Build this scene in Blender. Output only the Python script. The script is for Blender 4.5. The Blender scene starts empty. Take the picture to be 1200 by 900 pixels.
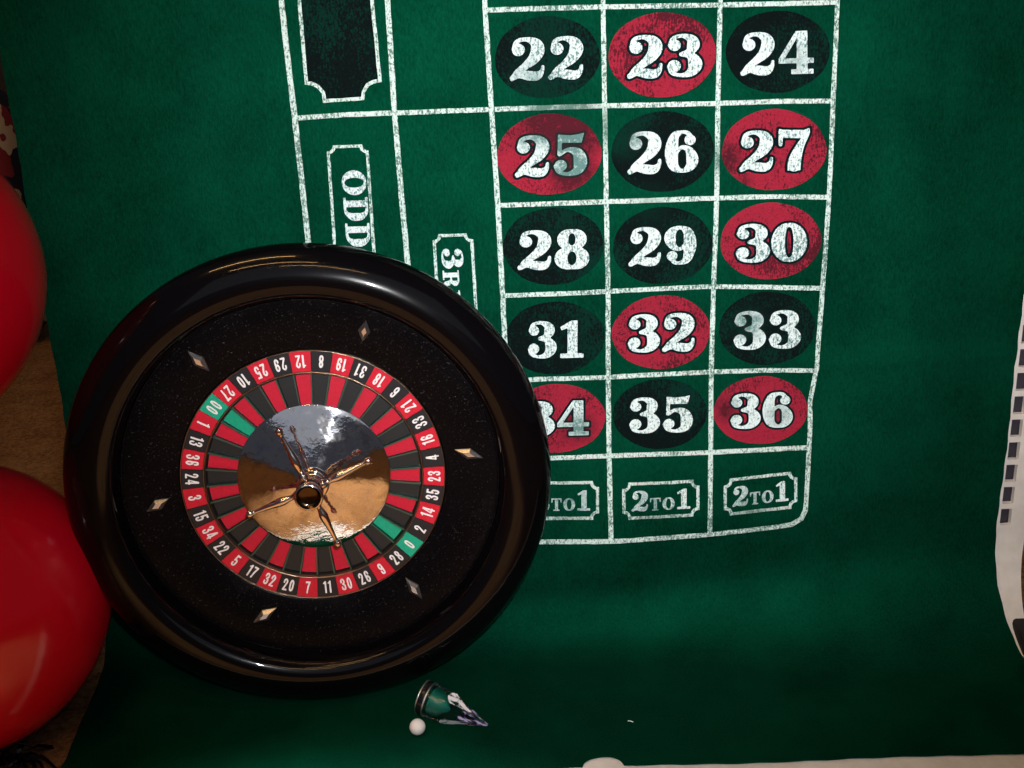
import bpy, bmesh, math, random
import numpy as np
from mathutils import Matrix, Vector, noise as mnoise

random.seed(7)
scene = bpy.context.scene
COL = scene.collection

# ------------------------------------------------------------------ camera
PITCH, YAW, ROLL = 0.31555877, -0.02005399, -0.03842874
CAMPOS = np.array([0.0, -0.85, 0.53])
FPX = 1200.0                                     # focal length in pixels of the 1200 x 900 photograph
def cam_axes():
    cy, sy, cp, sp = math.cos(YAW), math.sin(YAW), math.cos(PITCH), math.sin(PITCH)
    fwd = np.array([sy*cp, cy*cp, -sp]); right = np.array([cy, -sy, 0.0]); up = np.cross(right, fwd)
    cr, sr = math.cos(ROLL), math.sin(ROLL)
    return cr*right+sr*up, -sr*right+cr*up, fwd
CR, CU, CF = cam_axes()
cam = bpy.data.cameras.new('camera'); cam_ob = bpy.data.objects.new('camera', cam); COL.objects.link(cam_ob)
cam.sensor_width = 36.0; cam.lens = 36.0; cam.clip_start = 0.02; cam.clip_end = 50
cam_ob.matrix_world = Matrix(((CR[0], CU[0], -CF[0], CAMPOS[0]), (CR[1], CU[1], -CF[1], CAMPOS[1]), (CR[2], CU[2], -CF[2], CAMPOS[2]), (0, 0, 0, 1)))
scene.camera = cam_ob

# ------------------------------------------------------------------ world, lamps, exposure
world = bpy.data.worlds.new('World'); scene.world = world; world.use_nodes = True
bg = world.node_tree.nodes['Background']; bg.inputs[0].default_value = (0.75, 0.80, 1.0, 1); bg.inputs[1].default_value = 0.05
scene.view_settings.view_transform = 'Standard'; scene.view_settings.look = 'None'
scene.view_settings.exposure = 0.0; scene.view_settings.gamma = 1.0
scene.view_settings.use_curve_mapping = False

def aim(o, target):
    o.rotation_euler = (Vector(target)-o.location).to_track_quat('-Z', 'Y').to_euler()
# the camera's own flash, just above the lens
fl = bpy.data.lights.new('flash', 'SPOT'); fl.energy = 40.0; fl.shadow_soft_size = 0.012
fl.spot_size = math.radians(74); fl.spot_blend = 1.0; fl.color = (0.97, 0.98, 1.0)
flo = bpy.data.objects.new('flash', fl); COL.objects.link(flo)
flo.location = Vector(CAMPOS+0.055*CU+0.02*CR-0.01*CF); aim(flo, (0.05, 0.0, 0.40))
def area(name, loc, target, sx, sy, power, color):
    l = bpy.data.lights.new(name, 'AREA'); l.shape = 'RECTANGLE'; l.size = sx; l.size_y = sy; l.energy = power; l.color = color
    o = bpy.data.objects.new(name, l); COL.objects.link(o); o.location = loc; aim(o, target); return o
# the room's warm ceiling lamps and the cool daylight from a window to the right
area('ceiling_lamp', (-0.85, -0.60, 2.3), (-0.8, -0.2, 0), 1.1, 0.018, 6.5, (1.0, 0.58, 0.22))
area('ceiling_lamp', (-0.55, -1.35, 2.3), (-0.5, -1.1, 0), 1.1, 0.016, 6.0, (1.0, 0.58, 0.22))
area('ceiling_lamp', (0.1, -2.1, 2.3), (0.1, -1.8, 0), 1.1, 0.016, 6.0, (1.0, 0.58, 0.22))
area('window_light', (0.5, -3.0, 2.2), (0.0, 0.0, 0.5), 4.6, 2.2, 9.5, (0.80, 0.87, 1.0))
dl = bpy.data.lights.new('carpet_fill_spot', 'SPOT'); dl.energy = 640.0; dl.shadow_soft_size = 0.05; dl.color = (1.0, 0.97, 0.90)  # added spot: pools light on the carpet for the chrome cone to reflect
dl.spot_size = math.radians(17); dl.spot_blend = 0.35
dlo = bpy.data.objects.new('carpet_fill_spot', dl); COL.objects.link(dlo); dlo.location = (-0.12, -0.75, 2.3); aim(dlo, (-0.14, -0.51, 0.0))

# ------------------------------------------------------------------ from the photograph to places on the surfaces
def ray(px, py):
    return CF+((px-600.0)/FPX)*CR+((450.0-py)/FPX)*CU
def on_y(px, py, y=0.0):
    d = ray(px, py); return CAMPOS+d*((y-CAMPOS[1])/d[1])
def on_z(px, py, z=0.0):
    d = ray(px, py); return CAMPOS+d*((z-CAMPOS[2])/d[2])
def on_plane(px, py, c, n):
    d = ray(px, py); return CAMPOS+d*(np.dot(c-CAMPOS, n)/np.dot(d, n))

# ---- lettering: every glyph is a union of strokes whose half-width varies along them
def crom(pts, n=7):
    p = np.array(pts, float); out = []
    q = np.vstack([2*p[0]-p[1], p, 2*p[-1]-p[-2]])
    for i in range(len(p)-1):
        a, b, c, d = q[i:i+4]
        for k in range(n):
            t = k/n
            out.append(.5*((2*b)+(c-a)*t+(2*a-5*b+4*c-d)*t*t+(3*b-a-3*c+d)*t**3))
    out.append(p[-1]); return np.array(out)
def S(*pts): return ('s', crom(pts))
def P(*pts): return ('s', np.array(pts, float))
def B(x, y, r): return ('s', np.array([(x, y, r), (x+1e-4, y, r)]))
def F(*pts): return ('f', np.array(pts, float))
def E(cx, cy, rx, ry, side, top, n=40):
    t = np.linspace(0, 2*math.pi, n+1)
    w = top+(side-top)*np.abs(np.cos(t))**1.5
    return ('s', np.stack([cx+rx*np.cos(t), cy+ry*np.sin(t), w], 1))
SIX = [S((.60,.80,.05),(.52,.93,.05),(.38,.955,.045),(.22,.85,.10),(.155,.5,.15),(.20,.17,.11),(.39,.045,.045),(.57,.14,.10),(.62,.32,.135),(.55,.52,.085),(.40,.60,.045),(.26,.50,.05)), B(.57,.77,.125)]
def rot(g, w=.76):
    o = []
    for k, a in g:
        b = a.copy(); b[:, 0] = w-a[:, 0]; b[:, 1] = 1-a[:, 1]; o.append((k, b))
    return o
SERIF = {
 '0': (.76, [E(.38,.5,.245,.45,.15,.05)]),
 '1': (.68, [F((.24,.05),(.24,.80),(.08,.74),(.05,.83),(.34,1.0),(.50,1.0),(.50,.05)), F((.05,0),(.05,.12),(.66,.12),(.66,0))]),
 '2': (.78, [B(.20,.71,.14), S((.10,.72,.045),(.17,.90,.05),(.37,.95,.05),(.57,.86,.11),(.62,.70,.15),(.54,.51,.125),(.36,.34,.085),(.18,.19,.07),(.06,.04,.045)),
             S((.07,.06,.06),(.22,.14,.08),(.42,.11,.11),(.60,.10,.10),(.71,.20,.05),(.73,.31,.035))]),
 '3': (.76, [B(.19,.74,.13), S((.09,.74,.045),(.16,.90,.045),(.36,.955,.045),(.55,.87,.10),(.59,.735,.135),(.51,.59,.08),(.33,.53,.045)),
             S((.33,.53,.045),(.53,.49,.085),(.63,.30,.15),(.55,.12,.10),(.35,.045,.045),(.14,.10,.045),(.07,.25,.045)), B(.18,.26,.14)]),
 '4': (.82, [F((.42,.05),(.42,1.0),(.66,1.0),(.66,.05)), F((.02,.36),(.40,1.0),(.52,1.0),(.15,.36)), F((.02,.25),(.02,.37),(.80,.37),(.80,.25)), F((.30,0),(.30,.11),(.79,.11),(.79,0))]),
 '5': (.76, [F((.12,1.0),(.40,.97),(.60,1.0),(.70,1.03),(.64,.79),(.12,.80)), P((.165,.95,.045),(.155,.52,.045)),
             S((.16,.52,.045),(.34,.625,.05),(.55,.55,.11),(.615,.33,.15),(.55,.13,.10),(.34,.045,.045),(.14,.1,.045),(.07,.24,.045)), B(.18,.25,.135)]),
 '6': (.76, SIX), '9': (.76, rot(SIX)),
 '7': (.76, [F((.06,1.03),(.14,1.0),(.60,.98),(.74,1.03),(.74,.90),(.66,.78),(.06,.80)), P((.095,.95,.045),(.095,.64,.045)), S((.68,.88,.05),(.52,.58,.09),(.42,.30,.135),(.39,.12,.145)), F((.24,0),(.25,.14),(.53,.14),(.53,0))]),
 '8': (.78, [E(.39,.745,.205,.205,.125,.05), E(.39,.27,.245,.225,.145,.05)]),
 'O': (.92, [E(.46,.5,.32,.45,.14,.05)]),
 'D': (.90, [F((.14,.0),(.14,1.0),(.38,1.0),(.38,.0)), F((.02,0),(.02,.1),(.45,.1),(.45,0)), F((.02,.9),(.02,1),(.45,1),(.45,.9)), S((.42,.95,.05),(.60,.90,.07),(.73,.70,.125),(.75,.5,.145),(.73,.3,.125),(.60,.10,.07),(.42,.05,.05))]),
 'R': (.92, [F((.14,.0),(.14,1.0),(.38,1.0),(.38,.0)), F((.02,0),(.02,.1),(.50,.1),(.50,0)), F((.02,.9),(.02,1),(.45,1),(.45,.9)), S((.42,.95,.05),(.58,.93,.06),(.68,.74,.13),(.58,.53,.06),(.40,.50,.05)), S((.55,.50,.09),(.66,.34,.12),(.70,.14,.11),(.80,.06,.05),(.88,.10,.03))]),
 'T': (.86, [F((.31,.0),(.31,1.0),(.55,1.0),(.55,.0)), F((.18,0),(.18,.1),(.68,.1),(.68,0)), F((.03,.90),(.03,1),(.83,1),(.83,.90)), F((.03,.95),(.03,.66),(.10,.66),(.16,.95)), F((.83,.95),(.83,.66),(.76,.66),(.70,.95))]),
}
q = .078
SANS = {
 '0': (.50, [P((.13,.3,q),(.13,.7,q),(.18,.87,q),(.25,.915,q),(.32,.87,q),(.37,.7,q),(.37,.3,q),(.32,.13,q),(.25,.085,q),(.18,.13,q),(.13,.3,q))]),
 '1': (.34, [F((.15,0),(.15,.76),(.02,.76),(.02,.86),(.12,.90),(.17,1),(.32,1),(.32,0))]),
 '2': (.48, [S((.12,.66,q),(.13,.82,q),(.24,.915,q),(.36,.82,q),(.36,.66,q),(.26,.42,q),(.12,.12,q)), F((.03,0),(.03,.16),(.45,.16),(.45,0))]),
 '3': (.48, [S((.11,.70,q),(.13,.85,q),(.24,.915,q),(.35,.83,q),(.35,.64,q),(.22,.53,q*.9)), S((.22,.52,q*.9),(.36,.42,q),(.37,.24,q),(.33,.12,q),(.24,.085,q),(.13,.14,q),(.11,.30,q))]),
 '4': (.50, [F((.26,0),(.26,1),(.42,1),(.42,0)), F((.02,.24),(.24,1),(.36,1),(.15,.24)), F((.02,.20),(.02,.34),(.49,.34),(.49,.20))]),
 '5': (.48, [F((.06,.84),(.06,1),(.43,1),(.43,.84)), P((.135,.92,q),(.125,.50,q)), S((.12,.50,q*.8),(.24,.575,q),(.35,.50,q),(.37,.32,q),(.34,.14,q),(.24,.085,q),(.13,.14,q),(.11,.28,q))]),
 '6': (.50, [S((.37,.70,q),(.35,.85,q),(.25,.915,q),(.15,.84,q),(.13,.5,q),(.14,.2,q),(.25,.085,q),(.36,.2,q),(.37,.38,q),(.27,.53,q),(.14,.42,q))]),
 '7': (.46, [F((.03,.84),(.03,1),(.44,1),(.44,.84)), P((.36,.90,q),(.24,.5,q),(.19,.085,q))]),
 '8': (.50, [E(.25,.72,.11,.195,q,q), E(.25,.295,.12,.21,q,q)]),
}
SANS['9'] = (.50, rot(SANS['6'][1], .50))
def sdf(prims, X, Y):
    d = np.full(X.shape, 9.0)
    for k, a in prims:
        if k == 's':
            for (x0,y0,r0), (x1,y1,r1) in zip(a[:-1], a[1:]):
                dx, dy = x1-x0, y1-y0; L = dx*dx+dy*dy+1e-12
                t = np.clip(((X-x0)*dx+(Y-y0)*dy)/L, 0, 1)
                d = np.minimum(d, np.hypot(X-x0-t*dx, Y-y0-t*dy)-(r0+(r1-r0)*t))
        else:
            n = len(a); ds = np.full(X.shape, 9.0); ins = np.zeros(X.shape, bool)
            for i in range(n):
                x0, y0 = a[i]; x1, y1 = a[(i+1) % n]
                dx, dy = x1-x0, y1-y0; L = dx*dx+dy*dy+1e-12
                t = np.clip(((X-x0)*dx+(Y-y0)*dy)/L, 0, 1)
                ds = np.minimum(ds, np.hypot(X-x0-t*dx, Y-y0-t*dy))
                if y0 != y1:
                    ins ^= ((y0 > Y) != (y1 > Y)) & (X < x0+(Y-y0)/(y1-y0+1e-15)*dx)
            d = np.minimum(d, np.where(ins, -ds, ds))
    return d

# ------------------------------------------------------------------ materials
def nt_of(name):
    m = bpy.data.materials.new(name); m.use_nodes = True
    nt = m.node_tree; b = nt.nodes['Principled BSDF']
    return m, nt, b
def setin(b, **k):
    for key, v in k.items():
        n = key.replace('_', ' ')
        if n in b.inputs: b.inputs[n].default_value = v
def coords(nt, scale=(1, 1, 1)):
    t = nt.nodes.new('ShaderNodeTexCoord'); mp = nt.nodes.new('ShaderNodeMapping'); mp.inputs['Scale'].default_value = scale
    nt.links.new(t.outputs['Object'], mp.inputs['Vector']); return mp.outputs['Vector']
def noise_n(nt, vec, scale, detail=3, rough=.55):
    n = nt.nodes.new('ShaderNodeTexNoise'); n.inputs['Scale'].default_value = scale; n.inputs['Detail'].default_value = detail
    n.inputs['Roughness'].default_value = rough; nt.links.new(vec, n.inputs['Vector']); return n.outputs['Fac']
def ramp(nt, fac, stops):
    r = nt.nodes.new('ShaderNodeValToRGB'); els = r.color_ramp.elements
    while len(els) < len(stops): els.new(0.5)
    for e, (p, c) in zip(els, stops):
        e.position = p; e.color = c if len(c) == 4 else (*c, 1)
    nt.links.new(fac, r.inputs['Fac']); return r.outputs['Color']
def math_n(nt, op, a, b):
    n = nt.nodes.new('ShaderNodeMath'); n.operation = op
    for i, v in enumerate((a, b)):
        if isinstance(v, (int, float)): n.inputs[i].default_value = v
        else: nt.links.new(v, n.inputs[i])
    return n.outputs[0]
def mix_n(nt, fac, a, b):
    n = nt.nodes.new('ShaderNodeMix'); n.data_type = 'RGBA'
    for k, v in ((0, fac), (6, a), (7, b)):
        if isinstance(v, (int, float)): n.inputs[k].default_value = v
        elif isinstance(v, tuple): n.inputs[k].default_value = (*v[:3], 1)
        else: nt.links.new(v, n.inputs[k])
    return n.outputs[2]
def bump_n(nt, b, h, strength, dist):
    n = nt.nodes.new('ShaderNodeBump'); n.inputs['Strength'].default_value = strength; n.inputs['Distance'].default_value = dist
    nt.links.new(h, n.inputs['Height']); nt.links.new(n.outputs['Normal'], b.inputs['Normal'])
def plain(name, col, rough=.4, metal=0.0, **k):
    m, nt, b = nt_of(name); setin(b, Base_Color=(*col, 1), Roughness=rough, Metallic=metal, **k); return m

FELT = (0.0006, 0.049, 0.0240)
def felt_mat(name, c, dark=.30, light=1.65):
    m, nt, b = nt_of(name); v = coords(nt)
    fib = noise_n(nt, coords(nt, (1.8, 1.8, .7)), 330, 5, .8)
    big = noise_n(nt, v, 14, 4, .6)
    f = math_n(nt, 'ADD', math_n(nt, 'MULTIPLY', fib, .62), math_n(nt, 'MULTIPLY', big, .38))
    col = ramp(nt, f, [(.30, tuple(x*dark for x in c)), (.70, tuple(x*light for x in c))])
    lint = ramp(nt, noise_n(nt, v, 260, 2, .5), [(.755, (0, 0, 0)), (.80, (1, 1, 1))])
    lf = nt.nodes.new('ShaderNodeMath'); lf.operation = 'MULTIPLY'; nt.links.new(lint, lf.inputs[0]); lf.inputs[1].default_value = .25
    col = mix_n(nt, lf.outputs[0], col, tuple(min(1, x*1.6+.03) for x in c))
    lw = nt.nodes.new('ShaderNodeLayerWeight'); lw.inputs['Blend'].default_value = .5     # raised pile by view angle; shade of shelf and cloth edges painted in too
    nap_shade = ramp(nt, lw.outputs['Facing'], [(.01, (1, 1, 1)), (.10, (.74, .74, .74)), (.20, (.62, .62, .62)), (.42, (.60, .60, .60))])
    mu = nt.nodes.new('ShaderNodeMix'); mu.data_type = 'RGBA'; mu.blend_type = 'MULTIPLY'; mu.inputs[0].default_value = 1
    nt.links.new(col, mu.inputs[6]); nt.links.new(nap_shade, mu.inputs[7])
    nt.links.new(mu.outputs[2], b.inputs['Base Color']); setin(b, Roughness=1.0, Specular_IOR_Level=.02)
    bump_n(nt, b, f, .7, .0014); return m
# rubbed places in the print: where the cloth has been handled (place on the photographed cloth, radius in metres)
RUBS = [((672,150),.032,1.15), ((640,142),.026,.95), ((670,200),.024,1.0), ((618,160),.018,.45), ((730,160),.022,.75), ((850,186),.016,.9), ((868,215),.012,.5), ((930,70),.018,.35),
        ((876,378),.020,.65), ((850,478),.016,.55), ((912,485),.016,.4), ((676,500),.020,.6), ((640,30),.02,.3), ((620,90),.022,.35), ((760,240),.025,.3), ((765,590),.03,.45), ((880,590),.03,.45), ((670,590),.03,.45), ((712,150),.02,.6)]
def print_mat(name, c, under, amount, patch=.35):
    # worn print: colour rubbed off the cloth in specks and along the threads
    m, nt, b = nt_of(name); v = coords(nt)
    sp = noise_n(nt, coords(nt, (1.15, 1.15, .95)), 520, 4, .7)
    thr = noise_n(nt, coords(nt, (1.9, 1, .6)), 360, 3, .7)
    big = noise_n(nt, v, 13, 4, .6)
    f = math_n(nt, 'ADD', math_n(nt, 'MULTIPLY', sp, .55), math_n(nt, 'MULTIPLY', thr, .45))
    f = math_n(nt, 'ADD', f, math_n(nt, 'MULTIPLY', math_n(nt, 'SUBTRACT', big, .5), patch))
    wear = ramp(nt, f, [(.50-amount-.03, (1, 1, 1)), (.50-amount+.05, (0, 0, 0))])
    hf = nt.nodes.new('ShaderNodeRGBToBW'); nt.links.new(wear, hf.inputs[0])
    w = math_n(nt, 'MULTIPLY', hf.outputs[0], .85)
    tc = nt.nodes.new('ShaderNodeTexCoord'); fine = noise_n(nt, v, 210, 5, .8); tot = None
    for (px, py), rad, st in RUBS:
        p = on_y(px, py); ds = nt.nodes.new('ShaderNodeVectorMath'); ds.operation = 'DISTANCE'
        nt.links.new(tc.outputs['Object'], ds.inputs[0]); ds.inputs[1].default_value = tuple(p)
        mr = nt.nodes.new('ShaderNodeMapRange'); mr.inputs['From Min'].default_value = rad; mr.inputs['From Max'].default_value = rad*.25
        mr.inputs['To Min'].default_value = 0; mr.inputs['To Max'].default_value = st; nt.links.new(ds.outputs['Value'], mr.inputs['Value'])
        tot = mr.outputs[0] if tot is None else math_n(nt, 'MAXIMUM', tot, mr.outputs[0])
    rub = math_n(nt, 'MULTIPLY', tot, math_n(nt, 'ADD', 1.25, math_n(nt, 'MULTIPLY', math_n(nt, 'SUBTRACT', fine, .5), 5.5)))
    rub = math_n(nt, 'MAXIMUM', 0.0, math_n(nt, 'MINIMUM', rub, .85))
    w = math_n(nt, 'MAXIMUM', w, rub)
    tone = ramp(nt, noise_n(nt, coords(nt, (1, 1, 1.5)), 800, 3, .7), [(.32, tuple(x*.74 for x in c)), (.60, tuple(min(.86, x*1.10) for x in c))])
    nt.links.new(mix_n(nt, w, tone, under), b.inputs['Base Color']); setin(b, Roughness=1.0, Specular_IOR_Level=.03)
    bump_n(nt, b, f, .4, .0008); return m
M = {}
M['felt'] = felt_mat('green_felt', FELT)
M['white_print'] = print_mat('white_print', (.68, .80, .78), (.012, .12, .105), .048, .24)
M['line_print'] = print_mat('line_print', (.60, .74, .69), (.008, .09, .06), .034, .28)
M['red_print'] = print_mat('red_print', (.30, .018, .038), (.035, .010, .015), .050, .80)
M['black_print'] = print_mat('black_print', (.0035, .0065, .0068), (.002, .026, .017), .035, .62)
M['outline_print'] = print_mat('outline_print', (.002, .010, .012), (.02, .02, .02), .25, .2)

def black_gloss():
    m, nt, b = nt_of('black_bakelite'); v = coords(nt)
    n = noise_n(nt, v, 45, 4, .6)
    r = ramp(nt, n, [(.35, (.010, .010, .010)), (.75, (.040, .040, .040))])
    nt.links.new(r, b.inputs['Roughness']); setin(b, Base_Color=(.0018, .0014, .0018, 1), Specular_IOR_Level=.20, Coat_Weight=.13, Coat_Roughness=.19)
    bump_n(nt, b, noise_n(nt, v, 26, 2, .5), .05, .002); return m
M['bakelite'] = black_gloss()
def track_mat():
    m, nt, b = nt_of('dusty_black_track'); v = coords(nt)
    dust = ramp(nt, noise_n(nt, v, 820, 2, .6), [(.645, (.0026, .0021, .0026)), (.80, (.12, .10, .11))])
    sm = ramp(nt, noise_n(nt, v, 18, 4, .6), [(.4, (.20, .20, .20)), (.7, (.34, .34, .34))])
    nt.links.new(dust, b.inputs['Base Color']); nt.links.new(sm, b.inputs['Roughness']); setin(b, Specular_IOR_Level=.05)
    bump_n(nt, b, noise_n(nt, v, 900, 2, .5), .10, .0004); return m
M['track'] = track_mat()
def plate_mat(name, c):
    m, nt, b = nt_of(name); v = coords(nt)
    f = noise_n(nt, v, 420, 3, .6)
    nt.links.new(ramp(nt, f, [(.3, tuple(x*.82 for x in c)), (.7, c)]), b.inputs['Base Color'])
    setin(b, Roughness=.38, Specular_IOR_Level=.4); bump_n(nt, b, f, .06, .0004); return m
M['plate_red'] = plate_mat('red_enamel', (.56, .008, .028)); M['plate_black'] = plate_mat('black_enamel', (.012, .012, .015))
M['plate_green'] = plate_mat('green_enamel', (.004, .34, .20)); M['numeral'] = plate_mat('white_enamel', (.80, .76, .75))
M['pocket_red'] = plate_mat('red_pocket_felt', (.52, .007, .030)); M['pocket_black'] = plate_mat('black_pocket_felt', (.014, .015, .016))
M['pocket_green'] = plate_mat('green_pocket_felt', (.004, .32, .18))
M['fret'] = plain('dull_green_metal', (.07, .16, .125), .34, .8)
M['trim'] = plain('bronze_trim', (.30, .21, .15), .28, 1.0)
M['well'] = plain('dark_rotor_metal', (.055, .052, .050), .38, .8)
def chrome():
    m, nt, b = nt_of('mottled_chrome'); v = coords(nt)
    cl = noise_n(nt, v, 60, 6, .7)
    nt.links.new(ramp(nt, cl, [(.30, (.48, .44, .42)), (.47, (.84, .80, .76)), (.60, (.74, .73, .77)), (.72, (.52, .50, .52))]), b.inputs['Base Color'])  # mottled tint stands in for reflections of the unseen room
    nt.links.new(ramp(nt, noise_n(nt, v, 85, 5, .65), [(.42, (.02, .02, .02)), (.75, (.15, .15, .15))]), b.inputs['Roughness'])
    setin(b, Metallic=1.0)
    h = math_n(nt, 'ADD', noise_n(nt, v, 75, 4, .6), math_n(nt, 'MULTIPLY', noise_n(nt, v, 420, 2, .5), .10))
    bump_n(nt, b, h, .30, .0009); return m
M['chrome'] = chrome()
M['bright'] = plain('polished_rose_chrome', (.88, .74, .66), .07, 1.0)
M['teal'] = plain('teal_glow', (.012, .30, .22), .22, 0, Transmission_Weight=.35, IOR=1.45)
M['silver'] = plain('silver_ring', (.85, .87, .92), .34, 1.0)
M['cap'] = plain('dark_bronze', (.09, .055, .03), .16, 1.0)
M['diamond'] = plain('worn_nickel', (.74, .70, .66), .36, 1.0)
M['ivory'] = plain('ivory_plastic', (.80, .77, .75), .06, 0, Coat_Weight=.3)
M['crystal'] = plain('clear_acrylic', (.97, .98, 1.0), .0, 0, Transmission_Weight=1.0, IOR=1.5, Alpha=.80)
def facet_mat(name, c, lo, hi):
    m, nt, b = nt_of(name)
    f = noise_n(nt, coords(nt, (1, 1, .22)), 330, 3, .6)
    r = nt.nodes.new('ShaderNodeRGBToBW'); nt.links.new(ramp(nt, f, [(lo, (.10, .10, .10)), (hi, (1, 1, 1))]), r.inputs[0])
    nt.links.new(r.outputs[0], b.inputs['Transmission Weight']); setin(b, Base_Color=(*c, 1), Roughness=.06, IOR=1.55); return m
M['facet'] = facet_mat('glint_streak_facet', (.95, .94, 1.0), .47, .60)
M['violet'] = facet_mat('violet_reflection_facet', (.42, .38, .62), .36, .50)
M['black_plastic'] = plain('black_plastic', (.008, .008, .009), .12)
def balloon_mat():
    m, nt, b = nt_of('red_latex'); v = coords(nt)
    nt.links.new(ramp(nt, noise_n(nt, v, 9, 3, .5), [(.3, (.52, .0022, .015)), (.7, (.60, .0030, .019))]), b.inputs['Base Color'])
    setin(b, Roughness=.16, Specular_IOR_Level=.45, Subsurface_Weight=.15, Subsurface_Scale=.01); b.inputs['Subsurface Radius'].default_value = (1, .1, .1)
    bump_n(nt, b, noise_n(nt, v, 60, 2, .5), .03, .001); return m
M['latex'] = balloon_mat()
def board_mat():
    m, nt, b = nt_of('off_white_board'); v = coords(nt)
    nt.links.new(ramp(nt, noise_n(nt, v, 60, 4, .6), [(.3, (.72, .67, .61)), (.7, (.84, .79, .73))]), b.inputs['Base Color'])
    setin(b, Roughness=.6); bump_n(nt, b, noise_n(nt, v, 500, 2, .5), .1, .0005); return m
M['board'] = board_mat()
def carpet_mat():
    m, nt, b = nt_of('tan_carpet'); v = coords(nt)
    f = noise_n(nt, v, 190, 5, .8); g = noise_n(nt, v, 9, 3, .6)
    h = math_n(nt, 'ADD', math_n(nt, 'MULTIPLY', f, .75), math_n(nt, 'MULTIPLY', g, .25))
    nt.links.new(ramp(nt, h, [(.38, (.12, .048, .015)), (.62, (.48, .25, .105))]), b.inputs['Base Color'])
    setin(b, Roughness=1.0, Specular_IOR_Level=.05); bump_n(nt, b, f, .9, .004); return m
M['carpet'] = carpet_mat()
def pattern_mat():
    m, nt, b = nt_of('patterned_weave'); v = coords(nt)
    vo = nt.nodes.new('ShaderNodeTexVoronoi'); vo.inputs['Scale'].default_value = 16; vo.inputs['Randomness'].default_value = 1
    ws = nt.nodes.new('ShaderNodeTexNoise'); ws.inputs['Scale'].default_value = 18; nt.links.new(v, ws.inputs['Vector'])
    ad = nt.nodes.new('ShaderNodeMix'); ad.data_type = 'RGBA'; ad.inputs[0].default_value = .12
    nt.links.new(v, ad.inputs[6]); nt.links.new(ws.outputs['Color'], ad.inputs[7]); nt.links.new(ad.outputs[2], vo.inputs['Vector'])
    bw = nt.nodes.new('ShaderNodeSeparateColor'); nt.links.new(vo.outputs['Color'], bw.inputs[0])
    r = ramp(nt, bw.outputs[0], [(0, (.006, .006, .02)), (.42, (.010, .008, .025)), (.45, (.55, .42, .26)), (.70, (.42, .30, .18)), (.72, (.22, .015, .02)), (.9, (.30, .12, .04))])
    r.node.color_ramp.interpolation = 'CONSTANT'
    nt.links.new(r, b.inputs['Base Color']); setin(b, Roughness=.95); return m
M['pattern'] = pattern_mat()
M['foil'] = plain('black_foil', (.006, .006, .008), .16, .6)
M['bag'] = plain('black_bag_fabric', (.010, .009, .009), .7)
M['lint'] = plain('white_lint', (.8, .8, .8), .9)

# ------------------------------------------------------------------ building helpers
def link(name, verts, faces, mat, parent=None, smooth=False, sharp=None, local=None):
    me = bpy.data.meshes.new(name); me.from_pydata([tuple(map(float, v)) for v in verts], [], faces); me.update()
    if mat: me.materials.append(mat)
    if smooth:
        me.polygons.foreach_set('use_smooth', [True]*len(me.polygons))
        if sharp: me.set_sharp_from_angle(angle=math.radians(sharp))
    return link_me(name, me, parent)
def link_me(name, me, parent=None):
    o = bpy.data.objects.new(name, me); COL.objects.link(o)
    if parent is not None: o.parent = parent
    return o
def tag(o, label=None, cat=None, group=None, kind=None):
    for k, v in (('label', label), ('category', cat), ('group', group), ('kind', kind)):
        if v: o[k] = v
    return o
def empty(name, mat4):
    o = bpy.data.objects.new(name, None); o.empty_display_size = .05; COL.objects.link(o); o.matrix_world = mat4; return o
def lathe(prof, n=96, a0=0.0, a1=2*math.pi):
    closed = abs(a1-a0-2*math.pi) < 1e-6; m = n if closed else n+1
    V = []; Fc = []
    for r, z in prof:
        for i in range(m):
            a = a0+(a1-a0)*i/n; V.append((r*math.cos(a), r*math.sin(a), z))
    for j in range(len(prof)-1):
        for i in range(n):
            k = (i+1) % m
            Fc.append((j*m+i, j*m+k, (j+1)*m+k, (j+1)*m+i))
    return V, Fc
def smooth_prof(p, n=5):
    q = crom([(a, b, 0) for a, b in p], n); return [(max(0.0, a), b) for a, b, _ in q]
def fill_sdf(fn, x0, x1, y0, y1, nx, ny, mp, run=5):
    """Mesh of the region fn < 0 (fn takes arrays), each corner carried to its place by mp(x, y)."""
    xs = np.linspace(x0, x1, nx+1); ys = np.linspace(y0, y1, ny+1); X, Y = np.meshgrid(xs, ys); D = fn(X, Y)
    V = []; Fc = []; idx = {}
    def vid(key, x, y):
        if key not in idx: idx[key] = len(V); V.append(mp(x, y))
        return idx[key]
    def corner(j, i): return vid((j, i), xs[i], ys[j])
    def edge(j, i, k, l):
        t = D[j, i]/(D[j, i]-D[k, l]); return vid(tuple(sorted(((j, i), (k, l)))), xs[i]+t*(xs[l]-xs[i]), ys[j]+t*(ys[k]-ys[j]))
    ins = D < 0
    for j in range(ny):
        i = 0
        while i < nx:
            c = [(j, i), (j, i+1), (j+1, i+1), (j+1, i)]; s = [ins[a] for a in c]
            if all(s):
                e = i
                while e+1 < nx and e+1-i < run and ins[j, e+2] and ins[j+1, e+2]: e += 1
                Fc.append((corner(j, i), corner(j, e+1), corner(j+1, e+1), corner(j+1, i))); i = e+1; continue
            if any(s):
                poly = []
                for k in range(4):
                    a, b = c[k], c[(k+1) % 4]
                    if ins[a]: poly.append(corner(*a))
                    if ins[a] != ins[b]: poly.append(edge(*a, *b))
                if len(set(poly)) >= 3: Fc.append(tuple(poly))
            i += 1
    return V, Fc
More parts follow.
